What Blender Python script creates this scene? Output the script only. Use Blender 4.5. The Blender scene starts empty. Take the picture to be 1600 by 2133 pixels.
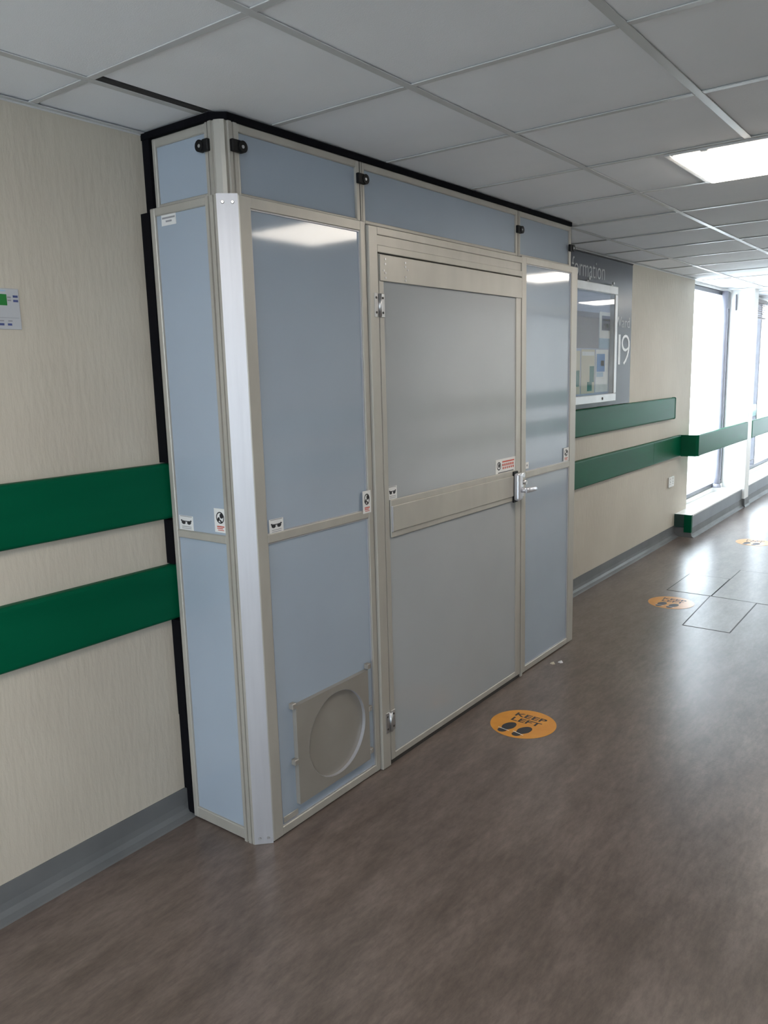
import bpy, bmesh, math, random
from mathutils import Vector, Matrix

random.seed(7)
scene = bpy.context.scene
C = scene.collection

# ------------------------------------------------------------------ camera
CAM = Vector((2.176, -1.644, 1.542))
YAW, PITCH, ROLL, FPX = 0.6490, 0.1740, -0.0270, 1648.8
_f = Vector((-math.sin(YAW) * math.cos(PITCH), math.cos(YAW) * math.cos(PITCH), -math.sin(PITCH)))
_r = Vector((math.cos(YAW), math.sin(YAW), 0))
_u = _r.cross(_f)
_r2 = math.cos(ROLL) * _r + math.sin(ROLL) * _u
_u2 = -math.sin(ROLL) * _r + math.cos(ROLL) * _u
cam_data = bpy.data.cameras.new('camera')
cam = bpy.data.objects.new('camera', cam_data)
C.objects.link(cam)
cam.matrix_world = Matrix(((_r2.x, _u2.x, -_f.x, CAM.x), (_r2.y, _u2.y, -_f.y, CAM.y), (_r2.z, _u2.z, -_f.z, CAM.z), (0, 0, 0, 1)))
cam_data.sensor_fit = 'HORIZONTAL'
cam_data.sensor_width = 36.0
cam_data.lens = 36.0 * FPX / 1600.0
cam_data.clip_start = 0.02
scene.camera = cam

# ------------------------------------------------------------------ world, light, exposure
SKY = 12.0
LAMP = 15.0
world = bpy.data.worlds.new('overcast_sky')
scene.world = world
world.use_nodes = True
bg = world.node_tree.nodes['Background']
bg.inputs['Color'].default_value = (0.82, 0.91, 1.0, 1)
bg.inputs['Strength'].default_value = SKY
scene.view_settings.view_transform = 'Standard'
scene.view_settings.look = 'None'
scene.view_settings.exposure = 0.27
scene.view_settings.gamma = 1.0
scene.view_settings.use_curve_mapping = False


def portal(name, x, y0, y1, z0, z1, sx):
    """light portal in a window opening facing sx along the x axis"""
    d = bpy.data.lights.new(name, 'AREA')
    d.shape = 'RECTANGLE'
    d.size = z1 - z0
    d.size_y = y1 - y0
    d.cycles.is_portal = True
    o = bpy.data.objects.new(name, d)
    C.objects.link(o)
    o.location = (x, (y0 + y1) / 2, (z0 + z1) / 2)
    o.rotation_euler = (0, -sx * math.pi / 2, 0)


def portal_y(name, y, x0, x1, z0, z1, turn=0.0):
    d = bpy.data.lights.new(name, 'AREA')
    d.shape = 'RECTANGLE'
    d.size = x1 - x0
    d.size_y = z1 - z0
    d.cycles.is_portal = True
    o = bpy.data.objects.new(name, d)
    C.objects.link(o)
    o.location = ((x0 + x1) / 2, y, (z0 + z1) / 2)
    o.rotation_euler = (math.pi / 2, 0, turn)


portal('daylight_portal', -0.20, 6.0, 7.4, 0.28, 2.26, 1)
portal('daylight_portal', -0.20, 7.75, 9.9, 0.28, 2.26, 1)
portal('daylight_portal', 3.05, -3.3, -2.35, 0.40, 2.20, -1)
portal('daylight_portal', 3.06, 4.4, 9.4, 0.35, 2.20, -1)
portal_y('daylight_portal', -5.13, 0.90, 2.0, 0.10, 2.20)
portal_y('daylight_portal', 13.13, 0.60, 1.90, 0.10, 2.20, math.pi)


# ------------------------------------------------------------------ materials
def new_mat(name, col, rough=0.5, metal=0.0, spec=0.5, coat=0.0, emis=None, estr=0.0):
    m = bpy.data.materials.new(name)
    m.use_nodes = True
    b = m.node_tree.nodes['Principled BSDF']
    b.inputs['Base Color'].default_value = (*col, 1)
    b.inputs['Roughness'].default_value = rough
    b.inputs['Metallic'].default_value = metal
    b.inputs['Specular IOR Level'].default_value = spec
    b.inputs['Coat Weight'].default_value = coat
    if emis:
        b.inputs['Emission Color'].default_value = (*emis, 1)
        b.inputs['Emission Strength'].default_value = estr
    return m


def N(m, t, **kw):
    n = m.node_tree.nodes.new(t)
    for k, v in kw.items():
        setattr(n, k, v)
    return n


def link(m, a, b):
    m.node_tree.links.new(a, b)


def coords(m, scale, world_space=True):
    g = N(m, 'ShaderNodeNewGeometry') if world_space else N(m, 'ShaderNodeTexCoord')
    mp = N(m, 'ShaderNodeMapping')
    mp.inputs['Scale'].default_value = scale
    link(m, g.outputs['Position' if world_space else 'Object'], mp.inputs['Vector'])
    return mp.outputs['Vector']


def vary(m, col_a, col_b, scale, noise=5.0, detail=4.0, lo=0.35, hi=0.65):
    """noise blend of two colours into Base Color"""
    b = m.node_tree.nodes['Principled BSDF']
    n = N(m, 'ShaderNodeTexNoise')
    n.inputs['Scale'].default_value = noise
    n.inputs['Detail'].default_value = detail
    link(m, coords(m, scale), n.inputs['Vector'])
    r = N(m, 'ShaderNodeValToRGB')
    r.color_ramp.elements[0].position = lo
    r.color_ramp.elements[0].color = (*col_a, 1)
    r.color_ramp.elements[1].position = hi
    r.color_ramp.elements[1].color = (*col_b, 1)
    link(m, n.outputs['Fac'], r.inputs['Fac'])
    link(m, r.outputs['Color'], b.inputs['Base Color'])
    return r


def bump(m, scale, noise, strength, dist, detail=3.0, prev=None):
    b = m.node_tree.nodes['Principled BSDF']
    n = N(m, 'ShaderNodeTexNoise')
    n.inputs['Scale'].default_value = noise
    n.inputs['Detail'].default_value = detail
    link(m, coords(m, scale), n.inputs['Vector'])
    bp = N(m, 'ShaderNodeBump')
    bp.inputs['Strength'].default_value = strength
    bp.inputs['Distance'].default_value = dist
    link(m, n.outputs['Fac'], bp.inputs['Height'])
    if prev:
        link(m, prev.outputs['Normal'], bp.inputs['Normal'])
    link(m, bp.outputs['Normal'], b.inputs['Normal'])
    return bp


M = {}
# woodchip / ribbed wall paper, cream
M['wall'] = new_mat('cream_wallpaper', (0.66, 0.61, 0.49), 0.62, spec=0.3)
vary(M['wall'], (0.47, 0.425, 0.362), (0.52, 0.475, 0.405), (1, 1, 1), 2.0)
_b = bump(M['wall'], (48, 48, 11), 1.0, 0.5, 0.004, detail=2)
bump(M['wall'], (1, 1, 0.5), 260.0, 0.25, 0.0015, prev=_b)
M['white_wall'] = new_mat('white_paint', (0.80, 0.80, 0.79), 0.5)
vary(M['white_wall'], (0.77, 0.77, 0.76), (0.83, 0.83, 0.82), (1, 1, 1), 3.0)
# vinyl floor
M['floor'] = new_mat('taupe_vinyl', (0.15, 0.13, 0.115), 0.3, spec=0.48)
_m = M['floor']
_bs = _m.node_tree.nodes['Principled BSDF']
_n1 = N(_m, 'ShaderNodeTexNoise'); _n1.inputs['Scale'].default_value = 3.2; _n1.inputs['Detail'].default_value = 7; _n1.inputs['Roughness'].default_value = 0.62
_mp = N(_m, 'ShaderNodeMapping'); _mp.inputs['Rotation'].default_value = (0, 0, 0.35); _mp.inputs['Scale'].default_value = (3.4, 1.0, 1)
_g = N(_m, 'ShaderNodeNewGeometry')
link(_m, _g.outputs['Position'], _mp.inputs['Vector']); link(_m, _mp.outputs['Vector'], _n1.inputs['Vector'])
_r1 = N(_m, 'ShaderNodeValToRGB')
_r1.color_ramp.interpolation = 'EASE'; _r1.color_ramp.elements[0].position = 0.22; _r1.color_ramp.elements[0].color = (0.092, 0.070, 0.060, 1)
_r1.color_ramp.elements[1].position = 0.80; _r1.color_ramp.elements[1].color = (0.168, 0.133, 0.117, 1)
link(_m, _n1.outputs['Fac'], _r1.inputs['Fac'])
_n2 = N(_m, 'ShaderNodeTexNoise'); _n2.inputs['Scale'].default_value = 16; _n2.inputs['Detail'].default_value = 8; _n2.inputs['Roughness'].default_value = 0.75
link(_m, _mp.outputs['Vector'], _n2.inputs['Vector'])
_mx = N(_m, 'ShaderNodeMix', data_type='RGBA', blend_type='OVERLAY'); _mx.inputs[0].default_value = 0.75
link(_m, _r1.outputs['Color'], _mx.inputs[6]); link(_m, _n2.outputs['Fac'], _mx.inputs[7])
link(_m, _mx.outputs[2], _bs.inputs['Base Color'])
_n3 = N(_m, 'ShaderNodeTexNoise'); _n3.inputs['Scale'].default_value = 1.6; _n3.inputs['Detail'].default_value = 4
link(_m, _g.outputs['Position'], _n3.inputs['Vector'])
_mr = N(_m, 'ShaderNodeMapRange'); _mr.inputs['To Min'].default_value = 0.262; _mr.inputs['To Max'].default_value = 0.315
link(_m, _n3.outputs['Fac'], _mr.inputs['Value']); link(_m, _mr.outputs['Result'], _bs.inputs['Roughness'])
bump(_m, (0.8, 3.0, 1), 30.0, 0.12, 0.002, detail=3)
M['patch'] = _m
M['sealant'] = new_mat('dark_joint', (0.03, 0.028, 0.027), 0.6)
# ceiling
M['tile'] = new_mat('mineral_ceiling_tile', (0.62, 0.62, 0.62), 0.9, spec=0.2)
vary(M['tile'], (0.83, 0.85, 0.89), (0.87, 0.89, 0.93), (1, 1, 1), 2.3)
bump(M['tile'], (1, 1, 1), 340.0, 0.35, 0.0015)
M['tee'] = new_mat('white_tee_bar', (0.58, 0.58, 0.59), 0.38)
vary(M['tee'], (0.52, 0.53, 0.54), (0.60, 0.61, 0.62), (1, 1, 1), 3.0)
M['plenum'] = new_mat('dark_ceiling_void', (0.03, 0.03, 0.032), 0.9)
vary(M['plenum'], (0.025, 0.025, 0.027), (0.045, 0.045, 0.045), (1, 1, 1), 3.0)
# crash rail / skirting
M['green'] = new_mat('green_rail_plastic', (0.0, 0.105, 0.047), 0.4, spec=0.07)
vary(M['green'], (0.0, 0.074, 0.034), (0.001, 0.088, 0.041), (1, 0.4, 3), 2.5)
M['skirting'] = new_mat('grey_vinyl_skirting', (0.13, 0.135, 0.14), 0.5, spec=0.3)
vary(M['skirting'], (0.115, 0.12, 0.125), (0.145, 0.15, 0.155), (1, 1, 1), 4.0)
M['kerb_grey'] = new_mat('grey_duct_cover', (0.30, 0.33, 0.35), 0.45, spec=0.15)
vary(M['kerb_grey'], (0.19, 0.21, 0.235), (0.23, 0.25, 0.275), (1, 1, 1), 4.0)
M['dark_green'] = new_mat('dark_green_plate', (0.012, 0.045, 0.04), 0.4)
# partition
M['alu'] = new_mat('anodised_aluminium', (0.50, 0.485, 0.455), 0.42, metal=0.25)
vary(M['alu'], (0.415, 0.395, 0.36), (0.45, 0.43, 0.39), (1, 1, 0.3), 12.0)
M['alu_bright'] = new_mat('bright_aluminium', (0.72, 0.715, 0.74), 0.48, metal=0.6)
vary(M['alu_bright'], (0.50, 0.50, 0.535), (0.535, 0.535, 0.57), (6, 6, 0.4), 9.0)
M['panel'] = new_mat('pale_blue_plastic_panel', (0.40, 0.475, 0.545), 0.07, spec=0.34)
vary(M['panel'], (0.335, 0.39, 0.465), (0.355, 0.415, 0.495), (1, 1, 1), 2.0)
bump(M['panel'], (1, 1, 1), 5.0, 0.015, 0.003, detail=1)
M['door_panel'] = new_mat('grey_plastic_panel', (0.44, 0.465, 0.485), 0.14, spec=0.22)
vary(M['door_panel'], (0.365, 0.385, 0.405), (0.385, 0.405, 0.425), (1, 1, 1), 2.0)
bump(M['door_panel'], (1, 1, 1), 6.0, 0.03, 0.003, detail=1)
M['foam'] = new_mat('black_foam', (0.005, 0.005, 0.007), 0.9, spec=0.08)
bump(M['foam'], (1, 1, 1), 220.0, 0.3, 0.001)
M['black'] = new_mat('black_plastic', (0.006, 0.006, 0.007), 0.5, spec=0.25)
M['seam'] = new_mat('dark_gasket', (0.04, 0.038, 0.036), 0.6)
M['beige'] = new_mat('beige_metal_plate', (0.40, 0.375, 0.335), 0.38, metal=0.15)
vary(M['beige'], (0.285, 0.265, 0.24), (0.31, 0.29, 0.265), (1, 1, 1), 6.0)
M['steel'] = new_mat('steel', (0.55, 0.55, 0.56), 0.3, metal=0.9)
M['handle'] = new_mat('silver_lock_body', (0.62, 0.63, 0.68), 0.28, metal=0.5)
M['white'] = new_mat('white_sticker', (0.72, 0.72, 0.72), 0.45)
M['ink'] = new_mat('black_ink', (0.02, 0.02, 0.025), 0.5)
M['grey_ink'] = new_mat('grey_ink', (0.25, 0.25, 0.27), 0.5)
M['red_ink'] = new_mat('red_ink', (0.55, 0.10, 0.07), 0.5)
M['orange'] = new_mat('orange_floor_vinyl', (0.6, 0.25, 0.025), 0.29, spec=0.42)
vary(M['orange'], (0.58, 0.24, 0.02), (0.64, 0.275, 0.03), (1, 1, 1), 14.0)
# signs
M['slate'] = new_mat('slate_grey_sign', (0.12, 0.13, 0.155), 0.25, spec=0.2)
vary(M['slate'], (0.105, 0.115, 0.14), (0.115, 0.125, 0.152), (1, 1, 1), 3.0)
M['letter'] = new_mat('white_lettering', (0.70, 0.71, 0.72), 0.4)
M['letter_dim'] = new_mat('pale_grey_lettering', (0.42, 0.43, 0.45), 0.4)
M['case'] = new_mat('silver_case_frame', (0.55, 0.56, 0.57), 0.35, metal=0.3)
M['case_back'] = new_mat('lilac_reflection_backing', (0.40, 0.44, 0.58), 0.8)  # tint carries the lavender reflection in the glazing
vary(M['case_back'], (0.38, 0.42, 0.56), (0.43, 0.47, 0.61), (1, 1, 1), 5.0)
M['paper'] = new_mat('white_paper', (0.72, 0.72, 0.72), 0.7)
M['cream_paper'] = new_mat('cream_paper', (0.60, 0.55, 0.44), 0.7)
M['peach'] = new_mat('peach_print', (0.52, 0.28, 0.19), 0.7)
M['teal'] = new_mat('teal_print', (0.03, 0.17, 0.16), 0.7)
M['blue'] = new_mat('blue_print', (0.06, 0.20, 0.47), 0.7)
M['lightblue'] = new_mat('light_blue_print', (0.33, 0.45, 0.58), 0.7)
M['lilac'] = new_mat('lilac_grey_reflection', (0.23, 0.22, 0.27), 0.7)
M['indigo'] = new_mat('indigo_sign_reflection', (0.09, 0.10, 0.20), 0.7)
M['navy'] = new_mat('navy_print', (0.05, 0.07, 0.20), 0.6)
M['sign_green'] = new_mat('green_print', (0.01, 0.17, 0.03), 0.6)
M['placard'] = new_mat('dull_white_placard', (0.44, 0.45, 0.48), 0.5)
M['plastic_white'] = new_mat('white_plastic', (0.68, 0.68, 0.66), 0.35)
# windows
M['win_frame'] = new_mat('grey_window_frame', (0.12, 0.12, 0.14), 0.4)
M['pipe'] = new_mat('pale_grey_pipe', (0.26, 0.26, 0.31), 0.45)
M['blind'] = new_mat('taupe_blind', (0.22, 0.19, 0.19), 0.6)
M['frosted'] = new_mat('pale_blue_board', (0.55, 0.66, 0.74), 0.35)
M['concrete'] = new_mat('pale_concrete', (0.55, 0.55, 0.54), 0.8)
vary(M['concrete'], (0.72, 0.72, 0.71), (0.80, 0.80, 0.79), (1, 1, 1), 2.0)
M['lamp_frame'] = new_mat('lamp_frame', (0.60, 0.60, 0.60), 0.4)
M['diffuser'] = new_mat('lamp_diffuser', (0.8, 0.8, 0.8), 0.4, emis=(1.0, 0.91, 0.80), estr=LAMP)
for k in ('sealant', 'dark_green', 'black', 'seam', 'steel', 'handle', 'white', 'ink', 'paper', 'case', 'pipe', 'win_frame', 'plastic_white', 'lamp_frame', 'blind'):
    m_ = M[k]
    c_ = tuple(m_.node_tree.nodes['Principled BSDF'].inputs['Base Color'].default_value)[:3]
    vary(m_, tuple(v * 0.94 for v in c_), tuple(min(1, v * 1.06) for v in c_), (1, 1, 1), 11.0)


def glass_mat(name, tint, refl_rough=0.0):
    m = bpy.data.materials.new(name)
    m.use_nodes = True
    nt = m.node_tree
    nt.nodes.remove(nt.nodes['Principled BSDF'])
    out = nt.nodes['Material Output']
    tr = N(m, 'ShaderNodeBsdfTransparent'); tr.inputs['Color'].default_value = (*tint, 1)
    gl = N(m, 'ShaderNodeBsdfGlossy'); gl.inputs['Roughness'].default_value = refl_rough
    fr = N(m, 'ShaderNodeFresnel'); fr.inputs['IOR'].default_value = 1.5
    mx = N(m, 'ShaderNodeMixShader')
    ge = N(m, 'ShaderNodeNewGeometry')   # only the outer face of a pane mirrors
    sub = N(m, 'ShaderNodeMath', operation='SUBTRACT'); sub.inputs[0].default_value = 1.0
    mul = N(m, 'ShaderNodeMath', operation='MULTIPLY')
    link(m, ge.outputs['Backfacing'], sub.inputs[1]); link(m, fr.outputs[0], mul.inputs[0]); link(m, sub.outputs[0], mul.inputs[1])
    link(m, mul.outputs[0], mx.inputs[0]); link(m, tr.outputs[0], mx.inputs[1]); link(m, gl.outputs[0], mx.inputs[2])
    link(m, mx.outputs[0], out.inputs['Surface'])
    return m


def translucent_mat(name, col):
    m = bpy.data.materials.new(name)
    m.use_nodes = True
    nt = m.node_tree
    nt.nodes.remove(nt.nodes['Principled BSDF'])
    out = nt.nodes['Material Output']
    tl = N(m, 'ShaderNodeBsdfTranslucent'); tl.inputs['Color'].default_value = (*col, 1)
    df = N(m, 'ShaderNodeBsdfDiffuse'); df.inputs['Color'].default_value = (0.6, 0.6, 0.6, 1)
    mx = N(m, 'ShaderNodeMixShader'); mx.inputs[0].default_value = 0.5
    link(m, tl.outputs[0], mx.inputs[1]); link(m, df.outputs[0], mx.inputs[2]); link(m, mx.outputs[0], out.inputs['Surface'])
    return m


M['added_roller'] = translucent_mat('added_pale_blind', (0.64, 0.62, 0.59))
M['glass'] = glass_mat('window_glass', (0.95, 0.97, 0.97))
M['case_glass'] = glass_mat('case_glazing', (0.93, 0.95, 0.97), 0.03)


# ------------------------------------------------------------------ mesh helpers
def box(bm, x0, x1, y0, y1, z0, z1, bev=0.0, seg=1):
    vs = [bm.verts.new((x, y, z)) for x in (x0, x1) for y in (y0, y1) for z in (z0, z1)]
    idx = [(0, 1, 3, 2), (4, 6, 7, 5), (0, 4, 5, 1), (2, 3, 7, 6), (0, 2, 6, 4), (1, 5, 7, 3)]
    fs = [bm.faces.new([vs[i] for i in f]) for f in idx]
    if bev > 0:
        es = {e for f in fs for e in f.edges}
        bmesh.ops.bevel(bm, geom=list(es), offset=bev, segments=seg, affect='EDGES', profile=0.5)


def prism(bm, poly, axis, a, b, smooth=False):
    """extrude polygon (list of 2-tuples) along axis from a to b; 2-tuples are the other two axes in xyz order"""
    def P(p, t):
        if axis == 0: return (t, p[0], p[1])
        if axis == 1: return (p[0], t, p[1])
        return (p[0], p[1], t)
    v0 = [bm.verts.new(P(p, a)) for p in poly]
    v1 = [bm.verts.new(P(p, b)) for p in poly]
    n = len(poly)
    for i in range(n):
        f = bm.faces.new((v0[i], v0[(i + 1) % n], v1[(i + 1) % n], v1[i]))
        f.smooth = smooth
    bm.faces.new(v0[::-1]); bm.faces.new(v1)


def cyl(bm, c, r, h, axis, n=20, r2=None):
    """cylinder from c along +axis by h"""
    mat = {0: Matrix.Rotation(math.pi / 2, 4, 'Y'), 1: Matrix.Rotation(-math.pi / 2, 4, 'X'), 2: Matrix.Identity(4)}[axis]
    off = Vector((0, 0, 0)); off[axis] = h / 2
    res = bmesh.ops.create_cone(bm, cap_ends=True, segments=n, radius1=r, radius2=r if r2 is None else r2, depth=h,
                                matrix=Matrix.Translation(Vector(c) + off) @ mat)
    for v in res['verts']:
        for f in v.link_faces:
            if len(f.verts) == 4:
                f.smooth = True


def tube(bm, pts, r, n=12):
    rings = []
    for i, p in enumerate(pts):
        p = Vector(p)
        d = (Vector(pts[min(i + 1, len(pts) - 1)]) - Vector(pts[max(i - 1, 0)])).normalized()
        a = d.orthogonal().normalized() if i == 0 else (rings_a - d * rings_a.dot(d)).normalized()
        rings_a = a
        b = d.cross(a)
        rr = r[i] if isinstance(r, (list, tuple)) else r
        rings.append([bm.verts.new(p + rr * (math.cos(t) * a + math.sin(t) * b)) for t in [2 * math.pi * k / n for k in range(n)]])
    for i in range(len(rings) - 1):
        for k in range(n):
            f = bm.faces.new((rings[i][k], rings[i][(k + 1) % n], rings[i + 1][(k + 1) % n], rings[i + 1][k]))
            f.smooth = True
    bm.faces.new(rings[0][::-1]); bm.faces.new(rings[-1])


def finish(name, bm, mat, parent=None, loc=None):
    bmesh.ops.recalc_face_normals(bm, faces=bm.faces)
    me = bpy.data.meshes.new(name)
    bm.to_mesh(me); bm.free()
    me.materials.append(M[mat] if isinstance(mat, str) else mat)
    o = bpy.data.objects.new(name, me)
    C.objects.link(o)
    if parent is not None:
        attach(o, parent)
    return o


def world_of(o):
    m = o.matrix_basis.copy()
    if o.parent:
        m = world_of(o.parent) @ o.matrix_parent_inverse @ m
    return m


def attach(o, parent):
    o.parent = parent
    o.matrix_parent_inverse = world_of(parent).inverted()


def bx(name, mat, parent, *dims, bev=0.0, seg=1):
    bm = bmesh.new()
    box(bm, *dims, bev=bev, seg=seg)
    return finish(name, bm, mat, parent)


def thing(name, label, cat, loc=(0, 0, 0), group=None):
    o = bpy.data.objects.new(name, None)
    o.empty_display_size = 0.1
    C.objects.link(o)
    o.location = loc
    return tag(o, label, cat, group)


def tag(o, label, cat, group=None):
    o['label'] = label
    o['category'] = cat
    if group:
        o['group'] = group
    return o


def struct(o, label=None):
    o['kind'] = 'structure'
    if label:
        o['label'] = label
    return o


def text_mesh(name, s, mat, parent, origin, right, up, width, height, depth=0.0006, weight=0.0):
    """text filling the width x height box whose lower left corner is origin"""
    cu = bpy.data.curves.new('lettering', 'FONT')
    cu.body = s
    cu.size = 1.0
    cu.resolution_u = 4
    cu.offset = weight
    t = bpy.data.objects.new('lettering', cu)
    C.objects.link(t)
    dg = bpy.context.evaluated_depsgraph_get()
    me = bpy.data.meshes.new_from_object(t.evaluated_get(dg))
    bpy.data.objects.remove(t)
    bpy.data.curves.remove(cu)
    xs = [v.co.x for v in me.vertices]; ys = [v.co.y for v in me.vertices]
    x0, x1, y0, y1 = min(xs), max(xs), min(ys), max(ys)
    R_, U_ = Vector(right), Vector(up)
    nrm = R_.cross(U_)
    for v in me.vertices:
        a = (v.co.x - x0) / (x1 - x0) * width
        b = (v.co.y - y0) / (y1 - y0) * height
        v.co = Vector(origin) + R_ * a + U_ * b + nrm * depth
    me.materials.clear()
    me.materials.append(M[mat])
    me.name = name
    o = bpy.data.objects.new(name, me)
    C.objects.link(o)
    if parent is not None:
        attach(o, parent)
    return o


HC = 2.300           # ceiling
XR = 2.90            # right wall
Y0, Y1 = -5.0, 13.0  # corridor ends

# ================================================================== SETTING
# ---- floor
bm = bmesh.new(); box(bm, -0.30, XR + 0.15, Y0 - 0.15, Y1 + 0.15, -0.12, 0.0)
floor = struct(finish('floor', bm, 'floor'), 'taupe brown vinyl corridor floor with scuffs')


def floor_patch(quad):
    cx = sum(q[0] for q in quad) / 4; cy = sum(q[1] for q in quad) / 4
    def plate(grow, z):
        bm = bmesh.new()
        pts = [(cx + (x - cx) * (1 + grow / abs(x - cx)), cy + (y - cy) * (1 + grow / abs(y - cy))) for x, y in quad]
        prism(bm, pts, 2, -0.002, z)
        return bm
    pch = finish('floor_patch', plate(-0.0015, 0.0012), 'patch', floor)
    finish('joint', plate(0.0055, 0.0005), 'sealant', pch)


floor_patch([(0.835, 3.07), (1.10, 3.065), (1.095, 3.765), (0.805, 3.775)])
floor_patch([(0.516, 3.785), (0.806, 3.785), (0.80, 4.30), (0.518, 4.30)])
floor_patch([(0.812, 3.785), (1.60, 3.735), (1.60, 4.60), (0.806, 4.60)])

# ---- left wall (cream, up to the glazed bay), wall behind the camera too
bm = bmesh.new()
box(bm, -0.18, 0.0, Y0, 5.95, 0.0, 2.60)
struct(finish('wall_left', bm, 'wall'), 'cream ribbed wallpapered wall on the left')
# bay: low wall under the windows, head above, column
bm = bmesh.new()
box(bm, -0.18, -0.0605, 5.95, 10.4, 0.0, 0.25)
struct(finish('wall_bay_low', bm, 'white_wall'), 'low white wall under the far windows')
bm = bmesh.new()
box(bm, -0.18, -0.06, 5.95, 10.4, 2.275, 2.60)
struct(finish('wall_bay_head', bm, 'white_wall'), 'white wall strip above the far windows')
bm = bmesh.new()
box(bm, -0.18, 0.0, 10.4, Y1, 0.0, 2.60)
struct(finish('wall_left_end', bm, 'white_wall'), 'white wall past the last window on the left')
bm = bmesh.new()
box(bm, -0.18, 0.172, 7.48, 7.66, 0.0, 2.60, bev=0.006)
struct(finish('wall_pier', bm, 'white_wall'), 'white pier between the two far windows')
bm = bmesh.new()
prism(bm, [(-0.0, 0.09), (0.178, 0.09), (0.180, 0.02), (0.19, 0.0), (-0.0, 0.0)], 1, 7.468, 7.67)
struct(finish('baseboard_pier', bm, 'skirting'), 'grey skirting round the foot of the white pier')

# ---- right wall with openings for added windows
bm = bmesh.new()
for a, b in ((Y0, -3.3), (-2.35, 4.4), (9.4, Y1)):
    box(bm, XR, XR + 0.18, a, b, 0.0, 2.60)
box(bm, XR, XR + 0.18, -3.3, -2.35, 0.0, 0.40); box(bm, XR, XR + 0.18, -3.3, -2.35, 2.20, 2.60)
box(bm, XR, XR + 0.18, 4.4, 9.4, 0.0, 0.35); box(bm, XR, XR + 0.18, 4.4, 9.4, 2.20, 2.60)
struct(finish('wall_right', bm, 'wall'), 'cream wall on the right side of the corridor')
bm = bmesh.new()
box(bm, -0.18, 0.90, Y0 - 0.15, Y0, 0.0, 2.60); box(bm, 2.0, XR + 0.18, Y0 - 0.15, Y0, 0.0, 2.60)
box(bm, 0.90, 2.0, Y0 - 0.15, Y0, 0.0, 0.10); box(bm, 0.90, 2.0, Y0 - 0.15, Y0, 2.20, 2.60)
struct(finish('wall_near', bm, 'wall'), 'cream wall closing the corridor behind the viewer')
bm = bmesh.new()
box(bm, -0.18, 0.60, Y1, Y1 + 0.15, 0.0, 2.60); box(bm, 1.90, XR + 0.18, Y1, Y1 + 0.15, 0.0, 2.60)
box(bm, 0.60, 1.90, Y1, Y1 + 0.15, 0.0, 0.10); box(bm, 0.60, 1.90, Y1, Y1 + 0.15, 2.20, 2.60)
struct(finish('wall_far', bm, 'white_wall'), 'white wall closing the far end of the corridor')

# ---- skirtings (coved vinyl)
SK = [(0.0, 0.10), (0.004, 0.10), (0.006, 0.045), (0.010, 0.024), (0.020, 0.010), (0.040, 0.003), (0.046, 0.0), (0.0, 0.0)]
for nm, a, b in (('baseboard_left_near', Y0, 0.03), ('baseboard_left_far', 2.47, 5.60)):
    bm = bmesh.new(); prism(bm, SK, 1, a, b)
    struct(finish(nm, bm, 'skirting'), 'grey coved vinyl skirting along the cream wall')
bm = bmesh.new(); prism(bm, [(XR - x, z) for x, z in SK], 1, Y0, Y1)
struct(finish('baseboard_right', bm, 'skirting'), 'grey coved vinyl skirting on the right wall')

# ---- ceiling: slab, tee bars, tiles as pieces
bm = bmesh.new(); box(bm, -0.18, XR + 0.18, Y0 - 0.15, Y1 + 0.15, 2.46, 2.62)
ceiling = struct(finish('ceiling', bm, 'plenum'), 'suspended ceiling of pale square tiles on tee bars')
PT = 0.589
GX = [-0.06, 0.280, 0.869, 1.455, 2.044, 2.633, XR]
KROWS = range(-4, 17)
LAMP_ROWS = (-2, 3, 8, 13)
LX0, LX1 = 1.165, 1.835
def gy(k): return -0.345 + PT * k

bm = bmesh.new()
box(bm, -0.5, 0.5, -0.5, 0.5, 0.0, 0.016)
tile_me = bpy.data.meshes.new('ceiling_tile')
bmesh.ops.recalc_face_normals(bm, faces=bm.faces); bm.to_mesh(tile_me); bm.free()
tile_me.materials.append(M['tile'])


def ceil_tile(x0, x1, y0, y1, dz=0.0, rx=0.0, ry=0.0):
    o = bpy.data.objects.new('ceiling_tile', tile_me)
    C.objects.link(o)
    o.location = ((x0 + x1) / 2, (y0 + y1) / 2, HC + 0.0005 + dz)
    o.scale = (x1 - x0, y1 - y0, 1)
    o.rotation_euler = (rx, ry, 0)
    attach(o, ceiling)


for k in KROWS:
    ya, yb = gy(k) + 0.003, gy(k + 1) - 0.003
    for i in range(len(GX) - 1):
        xa, xb = GX[i] + 0.003, GX[i + 1] - 0.003
        if k in LAMP_ROWS and i == 2:
            ceil_tile(xa, LX0 - 0.002, ya, yb); continue
        if k in LAMP_ROWS and i == 3:
            ceil_tile(LX1 + 0.002, xb, ya, yb); continue
        dz, rx, ry = random.uniform(0, 0.0015), random.uniform(-0.001, 0.001), random.uniform(-0.001, 0.001)
        if k == 0 and i == 1:      # tile pushed aside at the partition corner: open black slot beside the tee bar
            xa += 0.036
        if k in (-1, 0) and i == 3:  # two sagging tiles with an open joint
            if k == -1: yb -= 0.002
            else: ya += 0.012; rx = 0.004
            dz -= 0.001
        ceil_tile(xa, xb, ya, yb, dz, rx, ry)
# remaining ends of the ceiling, one plain board each
for a, b in ((Y0, gy(-4)), (gy(17), Y1)):
    ceil_tile(-0.06, XR, a + 0.003, b - 0.003)


def tee(name, x0, x1, y0, y1, mat='tee'):
    bm = bmesh.new()
    box(bm, x0, x1, y0, y1, HC - 0.0035, HC - 0.0005, bev=0.0008)
    return finish(name, bm, mat, ceiling)


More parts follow.
